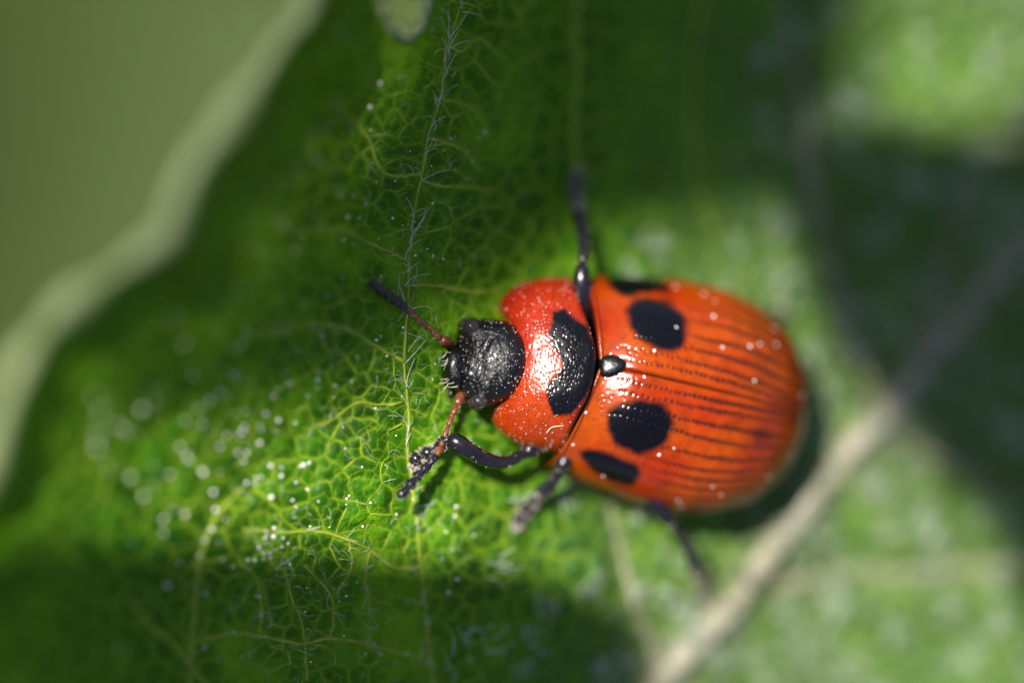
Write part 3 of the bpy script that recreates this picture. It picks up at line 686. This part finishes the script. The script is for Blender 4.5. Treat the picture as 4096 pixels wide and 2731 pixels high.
def leg(pts, zs, joints, radii, pale=0, nb=50):
    # pts: photo polyline from hip to claw; joints: fractions where femur/tibia/tarsus segments end
    P = spline([(*p, z) for p, z in zip(pts, zs)], 300); L = to_local(np.array([at(a, b, z)[:] for a, b, z in P])); root = None
    names = ['leg', 'shin', 'foot_segment', 'foot_segment', 'foot_segment', 'claw']; cuts = [0] + joints + [1.0]; bag = Bag()
    for k in range(len(cuts) - 1):
        i0, i1 = int(cuts[k] * 299), int(cuts[k + 1] * 299); Q = L[i0:i1 + 1:max(1, (i1 - i0) // 18)]; n = len(Q); t = np.linspace(0, 1, n); r = radii[k]
        if k == 0: prof = r * (.7 + .4 * np.sin(t * math.pi)); 
        elif k == 1: prof = r * (.65 + .5 * t)
        else: prof = r * (.42 + .72 * np.sin(t * math.pi * .85 + .15))
        prof = prof * np.where(t > .96, .8, 1)
        V, F = tube_vf(Q, prof, 14)
        if root is None: root = mesh_obj('leg', V, fix_quads(F), M_LEG, BEETLE)
        else: mesh_obj(names[k], V, fix_quads(F), M_LEG, root)
        bristles(bag, Q, prof, nb // 2 if k < 2 else nb, .05 if k < 2 else .07, .006)
    bag.build('leg_bristles', M_BRISTLE, root, kind='stuff'); return root
def lz(p, dz): return float(leaf_z(p[0], p[1])) + dz
def make_leg(pts, dz, *a, **k): return leg(pts, [lz(p, d) if d is not None else -1.6 for p, d in zip(pts, dz)], *a, **k)
# foreleg reaching forward below the antenna
make_leg([(2190,1720),(2130,1790),(2090,1815),(2040,1842),(1985,1848),(1900,1815),(1830,1770),(1790,1760),(1745,1795),(1690,1820),(1652,1850),(1662,1885)],
         [None,.75,.8,.85,.9,.9,.75,.5,.2,.12,.10,.08], [.20,.68,.79,.88,.95], [.19,.165,.125,.13,.135,.05], nb=80)
# middle leg on the same side
make_leg([(2330,1730),(2275,1815),(2245,1868),(2215,1920),(2165,1972),(2120,2020),(2085,2062),(2058,2118)], [.9,1.1,1.15,.85,.5,.22,.12,.08], [.36,.62,.74,.85,.95], [.18,.14,.12,.135,.14,.05], nb=80)
# hind leg on the same side
make_leg(sx([(1470,1090),(1515,1165),(1545,1205),(1580,1255),(1602,1310),(1612,1350),(1614,1392)]), [1.2,1.5,1.5,1.2,.7,.3,.12], [.40,.72,.80,.88,.95], [.18,.145,.125,.125,.125,.06])
# middle leg on the far side
make_leg(sx([(1345,760),(1338,690),(1336,632),(1341,575),(1338,530),(1328,480),(1320,440),(1326,405),(1332,385)]), [1.2,1.3,1.35,1.2,.9,.5,.25,.12,.08], [.42,.72,.80,.88,.95], [.185,.145,.12,.13,.13,.06], nb=70)
# far foreleg tucked under the shield, far hind leg just showing behind the wing case
make_leg([(2180,1220),(2120,1200),(2075,1230),(2090,1262)], [1.0,.7,.25,.1], [.4,.7,.8,.88,.95], [.12,.09,.07,.07,.07,.04])
make_leg(sx([(1690,790),(1745,735),(1790,712),(1806,718),(1815,730)]), [1.0,1.1,.8,.4,.1], [.5,.75,.82,.88,.95], [.13,.09,.07,.07,.07,.04])

# ------------------------------------------------------------------ added unseen leaf shapes towards the sun, cut to cast the dapples
M_UP = simple('shade_leaf_green', (.03, .11, .006), (.06, .16, .01), .2, .5, .3)
def shade_leaf(poly, zref, h, label):
    root = bpy.data.objects.new('added_shade_leaf', None); COL.objects.link(root); root['label'] = label; root['category'] = 'leaf'; root['group'] = 'added shade leaves'
    P = spline(poly + poly[:1], 160)[:-1]; c = P.mean(0); rings = []
    for q in (.02, .3, .6, .85, 1.0):
        r = c + (P - c) * q
        if q == 1.0: r = r + 14 * np.stack([np.cos(np.arange(159) * 1.9), np.sin(np.arange(159) * 2.3)], 1)
        zz = leaf_z(np.clip(r[:, 0], marg_x(r[:, 1]) + 5, 4600), np.clip(r[:, 1], -450, 3200))
        W3 = np.array([(at(a, b, z_) + SUN * ((h + .15 * z_ - z_) / SUN.z))[:] for (a, b), z_ in zip(r, zz)]); W3[:, 2] += 1.5 * (1 - q * q); rings.append(W3)
    mesh_obj('blade', np.vstack(rings), grid_faces(5, 159, True), M_UP, root)
    i, j = 0, 80; b = Bag(); b.tube(np.array([rings[4][i], rings[2][i], rings[0][0], rings[2][j], rings[4][j]]) - np.array([0, 0, .2]), [.5, .45, .4, .3, .15], 10); b.build('midrib', M_VEIN, root)
shade_leaf([(430,1600),(700,1740),(1150,1690),(1650,1520),(2050,1200),(2350,1000),(2800,910),(3150,870),(3400,520),(3440,300),(3400,-400),(2600,-1300),(1750,-1500),(1400,-600),(1310,0),(1060,450),(800,900),(470,1250)], 0, 200, 'added unseen broad leaf shape, shading the upper leaf edge')
shade_leaf([(-900,2050),(200,2150),(900,2170),(1600,2210),(2150,2300),(2520,2460),(2640,2750),(2500,3500),(900,4200),(-900,3800),(-1500,2800)], 0, 105, 'added unseen broad leaf shape, shading the netted leaf base')
shade_leaf([(3150,700),(3420,540),(3700,500),(3950,560),(4300,430),(5200,700),(5300,1900),(4800,2900),(4250,2800),(4000,2150),(3820,1980),(3640,1760),(3430,1520),(3230,1200)], -5, 100, 'added unseen smaller leaf shape, shading the middle of the midrib')

# ------------------------------------------------------------------ grains and fibres
dg = bpy.context.evaluated_depsgraph_get(); dg.update()
def world_bvh(objs):
    V = []; F = []; n = 0
    for o in objs:
        me = o.data; co = np.empty(len(me.vertices) * 3, np.float32); me.vertices.foreach_get('co', co); co = to_world(co.reshape(-1, 3).astype(float))
        V += [tuple(c) for c in co]; F += [tuple(i + n for i in p.vertices) for p in me.polygons]; n += len(co)
    return BVHTree.FromPolygons(V, F)
BV = world_bvh([ELY[0], ELY[1], PRON])
def on_beetle(px, py):
    o = Vector((0, 0, D)); d = (at(px, py, 0) - o).normalized(); h = BV.ray_cast(o, d); return (h[0], h[1]) if h[0] else None
GR = []
Vg, Fg = ellipsoid_vf((0, 0, 0), (1, 1, 1), 12, 7)
for k in range(4):
    me = bpy.data.meshes.new('grain'); V = Vg * (1 + .10 * np.array([noise.noise((a * 1.6 + k * 7, b * 1.6, c * 1.6)) for a, b, c in Vg]))[:, None]
    me.from_pydata([tuple(v) for v in V], [], fix_quads(Fg)); me.polygons.foreach_set('use_smooth', np.ones(len(me.polygons), bool)); me.materials.append(M_GRAIN); GR.append(me)
def leaf_place(px, py, r):
    near = min(np.linalg.norm(VP[0] - np.array([px, py]), axis=1))
    size = 'larger' if r > .03 else 'tiny'
    if near < 90: return size + ' white pollen grain beside the long hairy vein by the beetle head'
    if py > 2180: return size + ' white pollen grain on the shaded netted part of the leaf'
    if py > 1560: return size + ' white pollen grain on the sunlit band of leaf by the foreleg'
    return size + ' white pollen grain on shaded leaf between hairy vein and pale margin'
def beetle_place(p):
    q = to_local(np.array([p[:]]))[0]
    if q[0] < -.2: return 'white pollen grain on the red neck shield'
    part = 'rear' if q[0] > 2.6 else 'middle' if q[0] > 1.1 else 'front'
    return 'white pollen grain on the ' + part + (' of the wing case on the foreleg side' if q[1] < 0 else ' of the wing case away from the foreleg')
def grain(loc, r, label, group):
    o = bpy.data.objects.new('pollen_grain', random.choice(GR)); COL.objects.link(o); o.location = loc
    o.scale = (r, r * random.uniform(.85, 1.1), r * .9); o.rotation_euler.z = random.uniform(0, 6)
    o['label'] = label; o['category'] = 'grain'; o['group'] = group
for a, b in [(385,120),(760,155),(685,200),(840,240),(900,278),(892,360),(1185,325),(1240,365),(1225,425),(940,530),(1090,525),(1145,510),(1235,515),(570,548),(515,688),(1115,712),(595,1115),(675,1080),(885,1290),(935,1335),(1195,1240),(1335,1140),(850,1425),(700,1365),(715,1395),(290,1232),(195,885),(125,1060),(1390,690),(1378,790),(690,420),(470,128),(430,125),(880,172),(935,188)]:
    h = on_beetle(2200 + a * .7335, 1000 + b * .7335)
    if h is None: h = on_beetle(2200 + (a + (800 - a) * .03) * .7335, 1000 + (b + (750 - b) * .03) * .7335)
    if h: r = random.uniform(.032, .05); grain(h[0] + h[1] * r * .7, r, beetle_place(h[0]), 'pollen grains on the beetle')
PLACED = [(325,940,.075),(232,945,.05),(425,965,.05),(465,973,.05),(430,1048,.055),(422,790,.05),(850,246,.05),(873,192,.05),(390,1090,.05),(375,1192,.05),(375,1225,.045),(567,1040,.05),(545,1040,.04),(600,1095,.04),(588,1097,.035),(584,1110,.035),(668,878,.035),(680,1107,.035),(647,1073,.035),(672,1148,.035),
 (630,1212,.055),(628,1232,.06),(608,1235,.04),(650,1235,.035),(662,1247,.03),(595,1258,.045),(585,1285,.05),(605,1270,.035),(620,1270,.03),(605,1283,.03),(622,1280,.03),(458,1275,.05),(490,1130,.06),(495,1170,.055),(487,1215,.055),(470,1240,.045),(505,1025,.05),(520,1000,.05),(610,950,.05),(640,965,.055),(600,985,.04),(560,1060,.04),(537,860,.045),(425,1180,.05),(330,1140,.05),(300,1095,.05),
 (1048,1163,.045),(1045,1185,.04),(1030,1360,.045),(1050,1330,.04),(915,690,.02),(808,875,.025),(730,855,.025),(770,885,.03),(660,883,.03),(640,895,.03),(1020,346,.02),(945,495,.02),(953,510,.02),(925,518,.02),(1045,390,.02),(1072,412,.02),(798,602,.02),(822,825,.02),(875,772,.02),(825,500,.03),(870,548,.025),(910,1000,.025),(1100,315,.02),(1120,310,.02)]
for a, b, r in PLACED:
    grain(on_leaf(a * S, b * S, r * .8), r * .72, leaf_place(a * S, b * S, r * .72), 'pollen grains on the leaf')
for i in range(42):
    x = rng.uniform(380, 1250); y = rng.normal(1850, 230)
    if x < marg_x(y) + 200 or y > 2350: continue
    r = rng.uniform(.014, .046); grain(on_leaf(x, y, r * .8), r, leaf_place(x, y, r), 'pollen grains on the leaf')
for i in range(150):
    x = rng.normal(1250, 380); y = rng.uniform(500, 2650)
    if x < marg_x(y) + 120 or x > 2000: continue
    r = rng.uniform(.014, .026); grain(on_leaf(x, y, r * .8), r, leaf_place(x, y, r), 'pollen grains on the leaf')
def fibre(pts, place, label, r=.012):
    P = []
    for a, b in spline(pts, 18):
        h = place(a, b)
        if h is not None: P.append(h)
    if len(P) < 4: return
    b_ = Bag(); b_.tube(np.array(P), np.linspace(r, r * .6, len(P)), 6)
    b_.build('fibre', M_HAIR, None, label=label, category='fibre', group='stray fibres on the beetle')
pb = lambda a, b: (lambda h: None if h is None else (h[0] + h[1] * .02)[:])(on_beetle(a, b))
c2 = lambda p: [(2200 + a * .7335, 1000 + b * .7335) for a, b in p]
fibre(c2([(1030,690),(1045,705),(1080,708),(1118,714)]), pb, 'short pale fibre on the wing case beside the suture')
fibre(c2([(1160,1125),(1140,1150),(1115,1180)]), pb, 'pale blurred fibre on the rear of the wing case', .022)
fibre(c2([(635,908),(650,918),(640,932),(652,948)]), pb, 'tiny crooked fibre at the edge of the round black spot')
fibre(c2([(495,1095),(470,1110),(440,1140)]), pb, 'fine pale fibre between the round and the side black spot', .010)
fibre([(2185,1730),(2205,1708),(2230,1702),(2255,1700)], pb, 'white hooked fibre on the red neck shield', .010)
